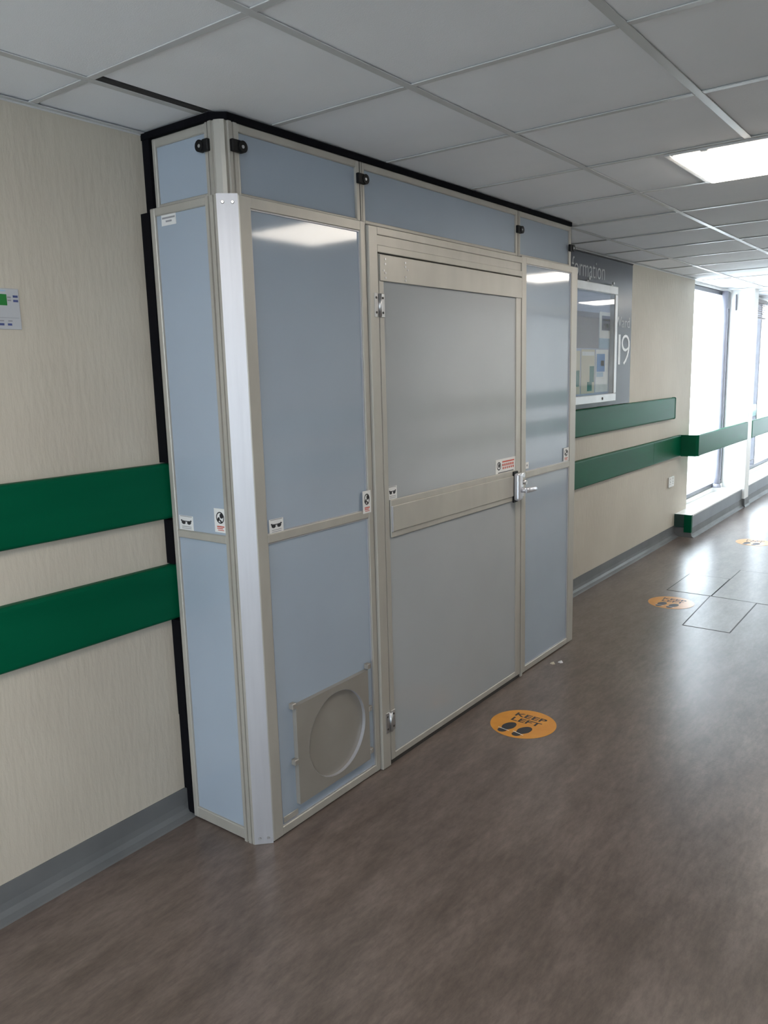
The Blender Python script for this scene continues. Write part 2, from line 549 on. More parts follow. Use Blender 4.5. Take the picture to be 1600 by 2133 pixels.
for x in GX[1:-1]:
    segs = [(gy(-4), gy(17))]
    if abs(x - 1.455) < 0.01:
        segs = [(gy(-4), gy(-2)), (gy(-1), gy(3)), (gy(4), gy(8)), (gy(9), gy(13)), (gy(14), gy(17))]
    for a, b in segs:
        tee('main_runner', x - 0.012, x + 0.012, a, b)
for k in range(-3, 17):
    for i in range(len(GX) - 1):
        x0, x1 = GX[i] + 0.0125, GX[i + 1] - 0.0125
        if i == 0: x0 = 0.0005
        # keep clear of the partition's head
        y = gy(k)
        if 0.0 < y < 2.5 and i == 0: continue
        if 0.0 < y < 2.5 and i == 1: x0 = 0.362
        if k == 0 and i == 3:   # open joint: dark strip put in for the shade of the gap
            tee('cross_tee_or_gap_shade', x0, x1, y - 0.004, y + 0.004, 'plenum'); continue
        tee('cross_tee_or_gap_shade', x0, x1, y - 0.011, y + 0.011)
bx('slot_shade_strip', 'plenum', ceiling, 0.2925, 0.3165, gy(0) + 0.012, 0.0180, HC - 0.002, HC + 0.004)  # black fill in the slot, standing for its shade
# wall angle trim
for nm, a, b in (('trim_1', Y0, 0.02), ('trim_2', 2.475, 5.95)):
    bm = bmesh.new()
    box(bm, 0.0, 0.020, a, b, HC - 0.0055, HC - 0.0035); box(bm, 0.0, 0.002, a, b, HC - 0.010, HC - 0.0055)
    struct(finish(nm, bm, 'tee'), 'thin white metal angle where the wall meets the ceiling')

# ---- far windows, then added unseen ones for daylight
def window(name, label, y0, y1, z0, z1, x=-0.10, fw=0.045, mull=(), transom=(), sgn=1):
    bm = bmesh.new()
    d = 0.03
    box(bm, x - d, x + d, y0, y1, z0, z0 + fw, bev=0.004)
    box(bm, x - d, x + d, y0, y1, z1 - fw, z1, bev=0.004)
    box(bm, x - d, x + d, y0, y0 + fw, z0 + fw, z1 - fw, bev=0.004)
    box(bm, x - d, x + d, y1 - fw, y1, z0 + fw, z1 - fw, bev=0.004)
    w = struct(finish(name, bm, 'win_frame'), label)
    for m_ in mull:
        bx('mullion', 'win_frame', w, x - d, x + d, m_ - 0.02, m_ + 0.02, z0 + fw, z1 - fw, bev=0.004)
    edges = [y0 + fw] + list(mull) + [y1 - fw]
    for a, b in zip(edges[:-1], edges[1:]):
        bx('pane', 'glass', w, x - 0.003, x + 0.003, a + (0.02 if a in mull else 0), b - (0.02 if b in mull else 0), z0 + fw, z1 - fw)
    return w


w1 = window('window_1', 'tall bright window between the cream wall and the white pier', 5.952, 7.478, 0.252, 2.273, fw=0.04)
w2 = window('window_2', 'bright window beyond the white pier with a blind at its head', 7.662, 10.35, 0.252, 2.273, fw=0.04, mull=(9.0,))
bx('transom', 'frosted', w2, -0.128, -0.072, 7.703, 8.979, 0.90, 1.04, bev=0.003)
bx('bead', 'win_frame', w2, -0.068, -0.060, 7.703, 8.979, 0.36, 0.372)
w3 = window('added_window_3', 'added unseen window in the right wall beside the viewer', -3.3, -2.35, 0.40, 2.20, x=XR + 0.10)  # added out of view to bring daylight to the near end
w4 = window('added_window_4', 'added unseen long window in the right wall further along', 4.4, 9.4, 0.35, 2.20, x=XR + 0.10, mull=(6.05, 7.7))  # added out of view for daylight and the reflections in the panels
bx('added_roller_blind', 'added_roller', w4, XR + 0.055, XR + 0.057, 4.45, 9.35, 0.40, 2.15)  # added to dim this window's light and its reflection

bm = bmesh.new()
for a, b, c_, d_ in ((0.90, 2.0, 0.10, 0.16), (0.90, 2.0, 2.14, 2.20), (0.90, 0.96, 0.16, 2.14), (1.94, 2.0, 0.16, 2.14), (1.42, 1.48, 0.16, 2.14)):
    box(bm, a, b, Y0 - 0.10, Y0 - 0.05, c_, d_, bev=0.004)
w5 = struct(finish('added_window_5', bm, 'win_frame'), 'added unseen glazed screen behind the viewer, for daylight')  # added glazing, out of view, for daylight from behind the camera
for a, b in ((0.96, 1.42), (1.48, 1.94)):
    bx('pane', 'glass', w5, a, b, Y0 - 0.078, Y0 - 0.072, 0.16, 2.14)

bm = bmesh.new()
for a, b, c_, d_ in ((0.60, 1.90, 0.10, 0.16), (0.60, 1.90, 2.14, 2.20), (0.60, 0.66, 0.16, 2.14), (1.84, 1.90, 0.16, 2.14), (1.22, 1.28, 0.16, 2.14)):
    box(bm, a, b, Y1 + 0.05, Y1 + 0.10, c_, d_, bev=0.004)
w6 = struct(finish('added_window_6', bm, 'win_frame'), 'added unseen glazed screen at the far end of the corridor, for daylight')  # added glazing, out of view, for daylight and floor glare
for a, b in ((0.66, 1.22), (1.28, 1.84)):
    bx('pane', 'glass', w6, a, b, Y1 + 0.072, Y1 + 0.078, 0.16, 2.14)

# upright service pipe in front of window 1
pp = thing('service_pipe', 'pale grey upright pipe in front of the bright far window', 'pipe', (-0.03, 7.12, 0.25))
bm = bmesh.new(); tube(bm, [(-0.03, 7.12, 0.27), (-0.03, 7.12, 0.9), (-0.03, 7.12, 1.6), (-0.03, 7.12, 2.270)], 0.030, 16)
finish('pipe', bm, 'pipe', pp)
bm = bmesh.new(); tube(bm, [(-0.03, 7.12, 0.2505), (-0.03, 7.12, 0.262), (-0.03, 7.12, 0.275), (-0.03, 7.12, 0.29)], [0.045, 0.045, 0.04, 0.031], 16)
finish('collar', bm, 'pipe', pp)
bx('bracket', 'win_frame', pp, -0.062, -0.008, 7.155, 7.24, 2.10, 2.268, bev=0.003)
bx('bracket', 'win_frame', pp, -0.010, 0.0, 7.452, 7.4795, 2.09, 2.255, bev=0.002)

# blind at the head of window 2
bl = thing('window_blind', 'taupe slatted blind drawn up at the head of the farthest window', 'blind', (-0.03, 7.7, 2.10))
bx('head_rail', 'blind', bl, -0.055, -0.010, 7.70, 8.95, 2.225, 2.268, bev=0.003)
for i in range(6):
    bm = bmesh.new()
    prism(bm, [(-0.055, 2.212 - i * 0.024), (-0.010, 2.206 - i * 0.024), (-0.010, 2.200 - i * 0.024), (-0.055, 2.206 - i * 0.024)], 1, 7.71, 8.94)
    finish('slat', bm, 'blind', bl)
bx('bottom_rail', 'blind', bl, -0.05, -0.015, 7.71, 8.94, 2.05, 2.068, bev=0.003)

# low boxed duct below the bay windows, with its own end caps
def duct(label, y0, y1, ends, end_caps):
    d = thing('duct_box', label, 'duct cover', (0.05, y0, 0.0), 'low duct boxes under the far windows')
    bm = bmesh.new(); box(bm, -0.06, 0.150, y0 + 0.004, y1, 0.192, 0.205, bev=0.002)
    if y0 < 5.95:
        bm.free(); bm = bmesh.new()
        box(bm, 0.0, 0.150, y0 + 0.004, 5.951, 0.192, 0.205); box(bm, -0.06, 0.150, 5.951, y1, 0.192, 0.205)
    finish('top_board', bm, 'white_wall', d)
    bm = bmesh.new(); box(bm, 0.0, 0.148, y0 + 0.004, y1, 0.085, 0.192)
    finish('front_cover', bm, 'kerb_grey', d)
    bm = bmesh.new(); prism(bm, [(0.0, 0.085), (0.150, 0.085), (0.152, 0.03), (0.160, 0.010), (0.178, 0.0), (0.0, 0.0)], 1, y0 + 0.004, y1)
    finish('plinth', bm, 'skirting', d)
    if end_caps:
        bx('end_plate', 'dark_green', d, 0.0005, 0.088, y0 - 0.002, y0 + 0.0035, 0.088, 0.207, bev=0.001)
        bm = bmesh.new(); box(bm, 0.088, 0.154, y0 - 0.004, y0 + 0.0035, 0.045, 0.207, bev=0.001); box(bm, 0.1485, 0.154, y0 + 0.0035, y0 + 0.03, 0.045, 0.207, bev=0.001)
        finish('end_cap', bm, 'green', d)
    return d


duct('low grey duct box with a dark green end under the tall far window', 5.60, 7.468, True, True)
duct('low grey duct box beyond the white pier', 7.672, 10.35, True, False)

# ---- exterior ground seen or felt through the windows
for nm, a, b in (('ground_left', -14.0, -0.185), ('ground_right', XR + 0.185, 16.0)):
    bm = bmesh.new(); box(bm, a, b, -14.0, 24.0, -0.35, -0.15)
    struct(finish(nm, bm, 'concrete'), 'pale paving outside the windows')

# ================================================================== CRASH RAILS
def rail_profile(x0, x1, z0, z1, flip=False):
    """rounded board profile (x,z), thickness x0..x1, bulging towards x1"""
    r = 0.012
    s = 1 if x1 > x0 else -1
    pts = [(x0, z0)]
    for i in range(5):
        a = math.pi / 2 * i / 4
        pts.append((x1 - s * r + s * r * math.sin(a), z0 + r - r * math.cos(a)))
    for i in range(5):
        a = math.pi / 2 * i / 4
        pts.append((x1 - s * r + s * r * math.cos(a), z1 - r + r * math.sin(a)))
    pts.append((x0, z1))
    return pts


UZ0, UZ1, LZ0, LZ1 = 1.080, 1.265, 0.732, 0.922
def rail(label, runs, z0, z1, cap=None, x0=0.0006, x1=0.030, group=None, extra=None):
    t = thing('crash_rail', label, 'crash rail', (x0, runs[0][0], z0), group)
    for a, b in runs:
        bm = bmesh.new(); prism(bm, rail_profile(x0, x1, z0, z1), 1, a, b)
        finish('rail_cover', bm, 'green', t)
    if cap:
        bm = bmesh.new(); prism(bm, rail_profile(x0, x1 + (0.002 if x1 > x0 else -0.002), z0 - 0.002, z1 + 0.002), 1, *cap)
        finish('end_cap', bm, 'green', t)
    return t


rail('upper green crash rail on the near cream wall left of the partition', [(Y0, 0.30)], UZ0, UZ1)
rail('lower green crash rail on the near cream wall left of the partition', [(Y0, 0.30)], LZ0, LZ1)
rail('upper green crash rail below the notice case, ending on the cream wall', [(2.30, 5.410)], UZ0, UZ1, (5.4105, 5.425))
r2 = rail('lower green crash rail below the notice case, stepping out round to the white pier', [(2.30, 4.882), (4.885, 5.640)], LZ0, LZ1)
# step out and run along the bay
bm = bmesh.new(); prism(bm, [(0.0305, 5.615), (0.150, 5.640), (0.172, 5.665), (0.172, 5.70), (0.142, 5.70), (0.135, 5.672), (0.0006, 5.650), (0.0006, 5.641), (0.0305, 5.641)], 2, LZ0, LZ1)
finish('corner_return', bm, 'green', r2)
bm = bmesh.new(); prism(bm, rail_profile(0.142, 0.172, LZ0, LZ1), 1, 5.7005, 7.479)
finish('rail_cover', bm, 'green', r2)
for y in (6.2, 7.0):
    bx('bracket', 'pipe', r2, -0.06, 0.142, y, y + 0.03, LZ0 + 0.07, LZ0 + 0.11, bev=0.003)
r3 = rail('green crash rail beyond the white pier', [(7.70, 10.3)], LZ0, LZ1, (7.685, 7.6995), x0=0.142, x1=0.172)
for y in (8.2, 9.6):
    bx('bracket', 'pipe', r3, -0.06, 0.142, y, y + 0.03, LZ0 + 0.07, LZ0 + 0.11, bev=0.003)
rail('upper green crash rail on the right wall opposite, seen mirrored in the door', [(-1.9, 11.0)], UZ0, UZ1, x0=XR - 0.0006, x1=XR - 0.03)
rail('lower green crash rail on the right wall opposite, seen mirrored in the panels', [(-1.9, 11.0)], LZ0, LZ1, x0=XR - 0.0006, x1=XR - 0.03)

# ================================================================== PARTITION
D, L, HL, CH = 0.394, 2.462, 2.064, 0.044
XU = 0.354
P = thing('dust_partition', 'grey aluminium framed dust partition with pale blue panels and a locked door', 'partition', (0.2, 1.23, 0.0))


def frame_x(name, parent, xo, y0, y1, z0, z1, sl, sr, st, sb, mid=None, depth=0.034, mat='alu'):
    """picture frame in plane x = xo (outer face); stiles sl sr, rails st sb, mid rail (za,zb)"""
    bm = bmesh.new()
    b = 0.0025
    xi = xo - depth
    box(bm, xi, xo, y0, y0 + sl, z0, z1, bev=b)
    box(bm, xi, xo, y1 - sr, y1, z0, z1, bev=b)
    box(bm, xi, xo - 0.0006, y0 + sl - 0.002, y1 - sr + 0.002, z1 - st, z1, bev=b)
    box(bm, xi, xo - 0.0006, y0 + sl - 0.002, y1 - sr + 0.002, z0, z0 + sb, bev=b)
    if mid:
        box(bm, xi, xo - 0.0006, y0 + sl - 0.002, y1 - sr + 0.002, mid[0], mid[1], bev=b)
    return finish(name, bm, mat, parent)


def sheet_x(name, parent, xo, y0, y1, z0, z1, mat='panel', rec=0.009):
    return bx(name, mat, parent, xo - rec - 0.012, xo - rec, y0 - 0.004, y1 + 0.004, z0 - 0.004, z1 + 0.004)


def gasket_x(parent, xo, y0, y1, z0, z1, mat='alu_bright', w=0.0035, rec=0.0045):
    """slim bright bead round a sheet"""
    bm = bmesh.new()
    xa, xb = xo - 0.0095, xo - rec
    box(bm, xa, xb, y0, y0 + w, z0, z1); box(bm, xa, xb, y1 - w, y1, z0, z1)
    box(bm, xa, xb, y0 + w, y1 - w, z0, z0 + w); box(bm, xa, xb, y0 + w, y1 - w, z1 - w, z1)
    return finish('bead', bm, mat, parent)


MID = (1.016, 1.046)
# --- front panel 1 (wide, left of the door)
PB = 0.642
f1 = frame_x('lower_frame', P, D, CH + 0.002, PB, 0.004, HL, 0.048, 0.030, 0.034, 0.030, MID)
gasket_x(f1, D, 0.094, 0.612, MID[1], 2.030); gasket_x(f1, D, 0.094, 0.612, 0.034, MID[0])
pu1 = sheet_x('upper_sheet', P, D, 0.094, 0.612, MID[1], 2.030)
pl1 = sheet_x('lower_sheet', P, D, 0.094, 0.612, 0.034, MID[0])
# --- front panel 3 (narrow, right of the door)
f3 = frame_x('lower_frame', P, D, 1.826, L, 0.004, HL, 0.046, 0.074, 0.034, 0.030, (1.010, 1.042))
gasket_x(f3, D, 1.872, 2.388, 1.042, 2.030); gasket_x(f3, D, 1.872, 2.388, 0.034, 1.010)
pu3 = sheet_x('upper_sheet', P, D, 1.872, 2.388, 1.042, 2.030)
sheet_x('lower_sheet', P, D, 1.872, 2.388, 0.034, 1.010)

# --- door frame: left post, header with recessed strip, slim right post
XD = D + 0.010
bm = bmesh.new()
box(bm, D - 0.03, XD, PB + 0.002, 0.697, 0.0, 2.054, bev=0.003)
box(bm, D - 0.03, XD, 1.806, 1.824, 0.0, 2.054, bev=0.002)
box(bm, D - 0.03, XD - 0.0006, 0.695, 1.808, 2.026, 2.054, bev=0.002)
box(bm, D - 0.03, XD - 0.0006, 0.695, 1.808, 1.966, 1.992, bev=0.002)
df = finish('door_frame', bm, 'alu', P)
bx('header_strip', 'alu', df, D - 0.02, XD - 0.005, 0.698, 1.804, 1.9925, 2.0255)
bx('gasket', 'seam', df, D - 0.028, D - 0.012, 0.6975, 1.8055, 0.012, 1.9655)

# --- door leaf
XL = XD - 0.002
bm = bmesh.new()
z0d, z1d = 0.018, 1.962
box(bm, XL - 0.010, XL, 0.702, 0.730, z0d, z1d, bev=0.002)
box(bm, XL - 0.010, XL, 1.752, 1.801, z0d, z1d, bev=0.002)
box(bm, XL - 0.010, XL - 0.0005, 0.728, 1.754, z0d, z0d + 0.026, bev=0.002)
box(bm, XL - 0.010, XL - 0.0005, 0.728, 1.754, 1.93, z1d, bev=0.002)
door = finish('door', bm, 'alu', P)
bx('door_sheet', 'door_panel', door, XL - 0.0095, XL - 0.005, 0.728, 1.754, 0.040, 1.93)
bx('closer_plate', 'alu', door, XL + 0.0004, XL + 0.005, 0.704, 1.7995, 1.868, 1.960, bev=0.0015)
for (yy, zz) in ((0.735, 1.945), (0.735, 1.928), (0.735, 1.897), (0.735, 1.880), (0.725, 1.905), (0.86, 1.943), (0.86, 1.928), (0.875, 1.918), (0.86, 1.892), (0.86, 1.879)):
    bm = bmesh.new(); cyl(bm, (XL + 0.005, yy, zz), 0.004, 0.0015, 0, 10)
    finish('rivet', bm, 'steel', door)
bx('cross_rail', 'alu', door, XL - 0.005, XL + 0.003, 0.735, 1.752, 0.918, 1.066, bev=0.003)
bx('cross_rail_cover', 'alu', door, XL + 0.003, XL + 0.009, 0.742, 1.745, 0.942, 1.042, bev=0.0025)
bx('cover_end', 'alu_bright', door, XL + 0.003, XL + 0.0095, 0.7355, 0.7415, 0.942, 1.042, bev=0.001)
bx('bottom_seal', 'seam', door, XL - 0.009, XL - 0.004, 0.703, 1.80, 0.001, 0.018)
for zc in (1.782, 0.186):
    bm = bmesh.new()
    box(bm, XL + 0.0005, XL + 0.004, 0.668, 0.692, zc - 0.042, zc + 0.042, bev=0.001)
    box(bm, XL + 0.0005, XL + 0.004, 0.703, 0.728, zc - 0.042, zc + 0.042, bev=0.001)
    cyl(bm, (XL + 0.006, 0.6975, zc - 0.040), 0.006, 0.080, 2, 12)
    hg = finish('hinge', bm, 'steel', door)
    for yy in (0.678, 0.717):
        for dz in (-0.026, 0.026):
            bm = bmesh.new(); cyl(bm, (XL + 0.004, yy, zc + dz), 0.0045, 0.0012, 0, 10)
            finish('hinge_screw', bm, 'seam', door)
# lock and lever
bm = bmesh.new()
box(bm, XL + 0.009, XL + 0.040, 1.710, 1.755, 0.922, 1.054, bev=0.011, seg=3)
lk = finish('lock_body', bm, 'handle', door)
bx('lock_base', 'black', door, XL + 0.002, XL + 0.0095, 1.712, 1.757, 0.912, 1.062, bev=0.002)
bm = bmesh.new()
cyl(bm, (XL + 0.035, 1.738, 0.972), 0.012, 0.030, 0, 16)
tube(bm, [(XL + 0.058, 1.735, 0.972), (XL + 0.062, 1.765, 0.971), (XL + 0.062, 1.80, 0.970), (XL + 0.060, 1.835, 0.969)], [0.013, 0.013, 0.012, 0.012], 12)
finish('lever', bm, 'handle', door)
bm = bmesh.new()
cyl(bm, (XL + 0.002, 1.778, 1.040), 0.013, 0.028, 0, 16); cyl(bm, (XL + 0.002, 1.782, 1.005), 0.011, 0.040, 0, 16)
box(bm, XL + 0.002, XL + 0.022, 1.766, 1.796, 0.930, 0.998, bev=0.003)
finish('latch_keeper', bm, 'steel', door)

# --- bright chamfer strip on the corner with screws
n_ = Vector((1, -1, 0)).normalized()
bm = bmesh.new()
q0, q1 = Vector((D - CH, 0, 0)), Vector((D, CH, 0))
prism(bm, [(q0.x, q0.y), (q1.x, q1.y), (q1.x - 0.003, q1.y + 0.001), (q0.x - 0.001, q0.y + 0.003)], 2, 0.002, HL + 0.002)
cs = finish('corner_strip', bm, 'alu_bright', P)
for t in (0.28, 0.74):
    for z in (0.022, HL - 0.022):
        bm = bmesh.new()
        bmesh.ops.create_cone(bm, cap_ends=True, segments=12, radius1=0.0055, radius2=0.004, depth=0.003,
                              matrix=Matrix.Translation(q0.lerp(q1, t) + Vector((0, 0, z)) + n_ * 0.0016) @ n_.to_track_quat('Z', 'Y').to_matrix().to_4x4())
        finish('screw', bm, 'steel', cs)
# extruded corner post behind it (grooved)
bm = bmesh.new()
prism(bm, [(0.304, -0.002), (0.316, -0.002), (0.316, 0.004), (0.322, 0.004), (0.322, -0.001), (0.336, -0.001), (0.336, 0.004), (0.340, 0.004), (0.340, 0.0), (0.349, 0.001),
           (0.3915, 0.0435), (0.360, 0.0435), (0.360, 0.034), (0.304, 0.034)], 2, 0.0, HL)
finish('corner_post_lower', bm, 'alu', P)
# upper corner post
bm = bmesh.new()
prism(bm, [(0.288, 0.028), (0.296, 0.028), (0.296, 0.034), (0.302, 0.034), (0.302, 0.026), (0.316, 0.024), (0.318, 0.030), (0.326, 0.030), (0.328, 0.026), (0.345, 0.034), (0.354, 0.043),
           (0.350, 0.050), (0.350, 0.056), (0.356, 0.058), (0.356, 0.070), (0.350, 0.072), (0.350, 0.078), (0.354, 0.079), (0.354, 0.092), (0.288, 0.092)], 2, HL, 2.275)
finish('corner_post_upper', bm, 'alu', P)

# --- near side
def frame_y(name, parent, yo, x0, x1, z0, z1, sl, sr, st, sb, mid=None, depth=0.032, sgn=1):
    bm = bmesh.new(); b = 0.0025
    ya, yb = (yo, yo + depth) if sgn > 0 else (yo - depth, yo)
    e = 0.0006 * sgn
    box(bm, x0, x0 + sl, ya, yb, z0, z1, bev=b)
    box(bm, x1 - sr, x1, ya, yb, z0, z1, bev=b)
    ya2, yb2 = (ya + e, yb) if sgn > 0 else (ya, yb + e)
    box(bm, x0 + sl - 0.002, x1 - sr + 0.002, ya2, yb2, z1 - st, z1, bev=b)
    box(bm, x0 + sl - 0.002, x1 - sr + 0.002, ya2, yb2, z0, z0 + sb, bev=b)
    if mid:
        box(bm, x0 + sl - 0.002, x1 - sr + 0.002, ya2, yb2, mid[0], mid[1], bev=b)
    return finish(name, bm, 'alu', parent)


fs = frame_y('side_frame', P, 0.0, 0.042, 0.304, 0.004, HL, 0.022, 0.004, 0.024, 0.040, (1.022, 1.048))
bx('side_sheet', 'panel', P, 0.060, 0.304, 0.009, 0.020, 1.044, HL - 0.020)
bx('side_sheet', 'panel', P, 0.060, 0.304, 0.009, 0.020, 0.040, 1.026)
fu = frame_y('side_frame', P, 0.030, 0.036, 0.289, HL + 0.003, 2.275, 0.016, 0.010, 0.026, 0.014)
bx('side_sheet', 'panel', P, 0.050, 0.284, 0.038, 0.048, HL + 0.010, 2.252)
# --- far side (turned away)
frame_y('side_frame', P, L - 0.001, 0.045, 0.356, 0.004, HL, 0.022, 0.03, 0.024, 0.040, (1.022, 1.048), sgn=-1)
bx('side_sheet', 'panel', P, 0.060, 0.335, L - 0.022, L - 0.010, 0.040, HL - 0.020)
frame_y('side_frame', P, L - 0.003, 0.045, 0.316, HL + 0.003, 2.275, 0.016, 0.03, 0.026, 0.014, sgn=-1)
bx('side_sheet', 'panel', P, 0.055, 0.292, L - 0.022, L - 0.012, HL + 0.010, 2.252)

# --- upper front frames
for (a, b, s1, s2) in ((0.079, 0.668, 0.020, 0.020), (0.670, 1.858, 0.026, 0.018), (1.860, L, 0.024, 0.020)):
    if a < 0.1:
        a = 0.0925
        s1 = 0.008
    fr = frame_x('upper_frame', P, XU, a, b, HL + 0.003, 2.275, s1, s2, 0.024, 0.014)
    sheet_x('transom_sheet', P, XU, a + s1, b - s2, HL + 0.017, 2.251)
    # channel lines of the extruded stile
    bx('channel', 'seam', fr, XU - 0.003, XU - 0.0002, b - 0.0025, b + 0.0025, HL + 0.004, 2.274)
    if b < 2:
        bx('channel', 'seam', fr, XU - 0.003, XU + 0.0003, b + 0.0105, b + 0.0125, HL + 0.004, 2.274)
# --- black foam against ceiling and wall
bm = bmesh.new(); prism(bm, [(0.300, 0.0185), (0.318, 0.0185), (XU + 0.004, 0.052), (XU + 0.004, L), (0.300, L)], 2, 2.2755, HC - 0.004)
finish('foam_strip', bm, 'foam', P)
bx('foam_strip', 'foam', P, 0.0005, 0.2995, 0.0185, 0.060, 2.2755, HC - 0.004)
bx('foam_strip', 'foam', P, 0.0005, 0.034, 0.022, 0.058, HL - 0.01, 2.2755)
for za, zb in ((UZ1 + 0.004, HL - 0.01), (LZ1 + 0.004, UZ0 - 0.004), (0.38, LZ0 - 0.004)):
    bx('foam_strip', 'foam', P, 0.0005, 0.0415, -0.003, 0.030, za, zb)
bx('foam_strip', 'foam', P, 0.0005, 0.0415, -0.001, 0.032, 0.101, 0.38)
bx('foam_strip', 'foam', P, 0.012, 0.0415, 0.0, 0.029, 0.012, 0.101)
bx('foam_strip', 'foam', P, 0.0005, 0.044, L - 0.034, L - 0.002, 1.27, 2.27)

# --- black ring clamps on the upper joints
def clamp(c, n, side):
    """c on the face, n outward axis 'x' or 'y'"""
    bm = bmesh.new()
    R0, R1, th = 0.017, 0.0065, 0.016
    seg = 20
    ring = []
    for i in range(seg):
        a = 2 * math.pi * i / seg
        row = []
        for rr, t in ((R0, 0.0), (R0, th), (R1, th), (R1, 0.0)):
            u, v = rr * math.cos(a), rr * math.sin(a)
            if n == 'x': row.append(bm.verts.new((c[0] + t, c[1] + side * 0.014 + u, c[2] + v)))
            else: row.append(bm.verts.new((c[0] + side * 0.014 + u, c[1] - t, c[2] + v)))
        ring.append(row)
    for i in range(seg):
        A, B = ring[i], ring[(i + 1) % seg]
        for j in range(4):
            bm.faces.new((A[j], A[(j + 1) % 4], B[(j + 1) % 4], B[j]))
    if n == 'x': box(bm, c[0], c[0] + 0.013, c[1] - 0.020 * side - 0.006, c[1] + 0.004 * side + 0.006, c[2] - 0.017, c[2] + 0.017, bev=0.002)
    else: box(bm, min(c[0] - 0.020 * side, c[0] + 0.004 * side), max(c[0] - 0.020 * side, c[0] + 0.004 * side), c[1] - 0.013, c[1], c[2] - 0.017, c[2] + 0.017, bev=0.002)
    o = finish('ring_clamp', bm, 'black', P)
    bm = bmesh.new()
    if n == 'x': cyl(bm, (c[0], c[1] + side * 0.014, c[2]), 0.0050, 0.0155, 0, 12)
    else: cyl(bm, (c[0] + side * 0.014, c[1] - 0.0155, c[2]), 0.0050, 0.0155, 1, 12)
    finish('bolt', bm, 'steel', o)


clamp((XU + 0.003, 0.084, 2.207), 'x', 1)
clamp((0.290, 0.027, 2.210), 'y', -1)
clamp((XU + 0.0005, 0.672, 2.215), 'x', 1)
clamp((XU + 0.0005, 1.862, 2.188), 'x', 1)
clamp((XU + 0.0005, L - 0.012, 2.165), 'x', 1)

# --- hatch on the lower left panel: plate with round recess
XH = D - 0.009
ya, yb, za, zb = 0.172, 0.566, 0.082, 0.442
hy, hz, hr = 0.385, 0.262, 0.158
bm = bmesh.new()
NSEG = 48
def sq_pt(a):
    c_, s_ = math.cos(a), math.sin(a)
    ty = ((yb - hy) if c_ > 0 else (ya - hy)) / c_ if abs(c_) > 1e-9 else 1e9
    tz = ((zb - hz) if s_ > 0 else (za - hz)) / s_ if abs(s_) > 1e-9 else 1e9
    t = min(abs(ty), abs(tz))
    return hy + c_ * t, hz + s_ * t
angs = [2 * math.pi * i / NSEG for i in range(NSEG)]
for cy_, cz_ in ((yb, zb), (ya, zb), (ya, za), (yb, za)):
    angs.append(math.atan2(cz_ - hz, cy_ - hy) % (2 * math.pi))
angs = sorted(set(angs))
xo, xi = XH + 0.018, XH + 0.0003
rows = []
for a in angs:
    s_ = sq_pt(a)
    c_ = (hy + hr * math.cos(a), hz + hr * math.sin(a))
    rows.append([bm.verts.new((xi, *s_)), bm.verts.new((xo, *s_)), bm.verts.new((xo, *c_)), bm.verts.new((xi, *c_))])
for i in range(len(rows)):
    A, B = rows[i], rows[(i + 1) % len(rows)]
    for j in range(3):
        bm.faces.new((A[j], A[j + 1], B[j + 1], B[j]))
hatch = finish('hatch_plate', bm, 'beige', P)
bm = bmesh.new(); cyl(bm, (XH + 0.0003, hy, hz), hr, 0.004, 0, 48)
finish('hatch_disc', bm, 'beige', hatch)
bm = bmesh.new()
rr0, rr1 = hr, hr - 0.0012
ring = [[bm.verts.new((XH + t, hy + r_ * math.cos(a), hz + r_ * math.sin(a))) for r_, t in ((rr0 - 0.0002, 0.0045), (rr0 - 0.0002, 0.0178), (rr1, 0.0178), (rr1, 0.0045))] for a in [2 * math.pi * i / 64 for i in range(64)]]
for i in range(64):
    A, B = ring[i], ring[(i + 1) % 64]
    for j in range(4):
        f_ = bm.faces.new((A[j], A[(j + 1) % 4], B[(j + 1) % 4], B[j]))
finish('rim_highlight', bm, 'alu_bright', hatch)  # bright lining painted in for the highlight on the recess wall
for (yy, zz) in ((ya - 0.008, zb + 0.002), (ya - 0.008, (za + zb) / 2 - 0.02), (yb + 0.008, zb + 0.012), (yb + 0.010, za + 0.03), (yb + 0.008, 0.285)):
    bx('clip', 'beige', hatch, XH + 0.0003, XH + 0.020, yy - 0.010, yy + 0.010, zz - 0.010, zz + 0.010, bev=0.002)
bx('name_plate', 'alu', P, XH + 0.0003, XH + 0.003, 0.104, 0.175, 0.040, 0.062, bev=0.001)

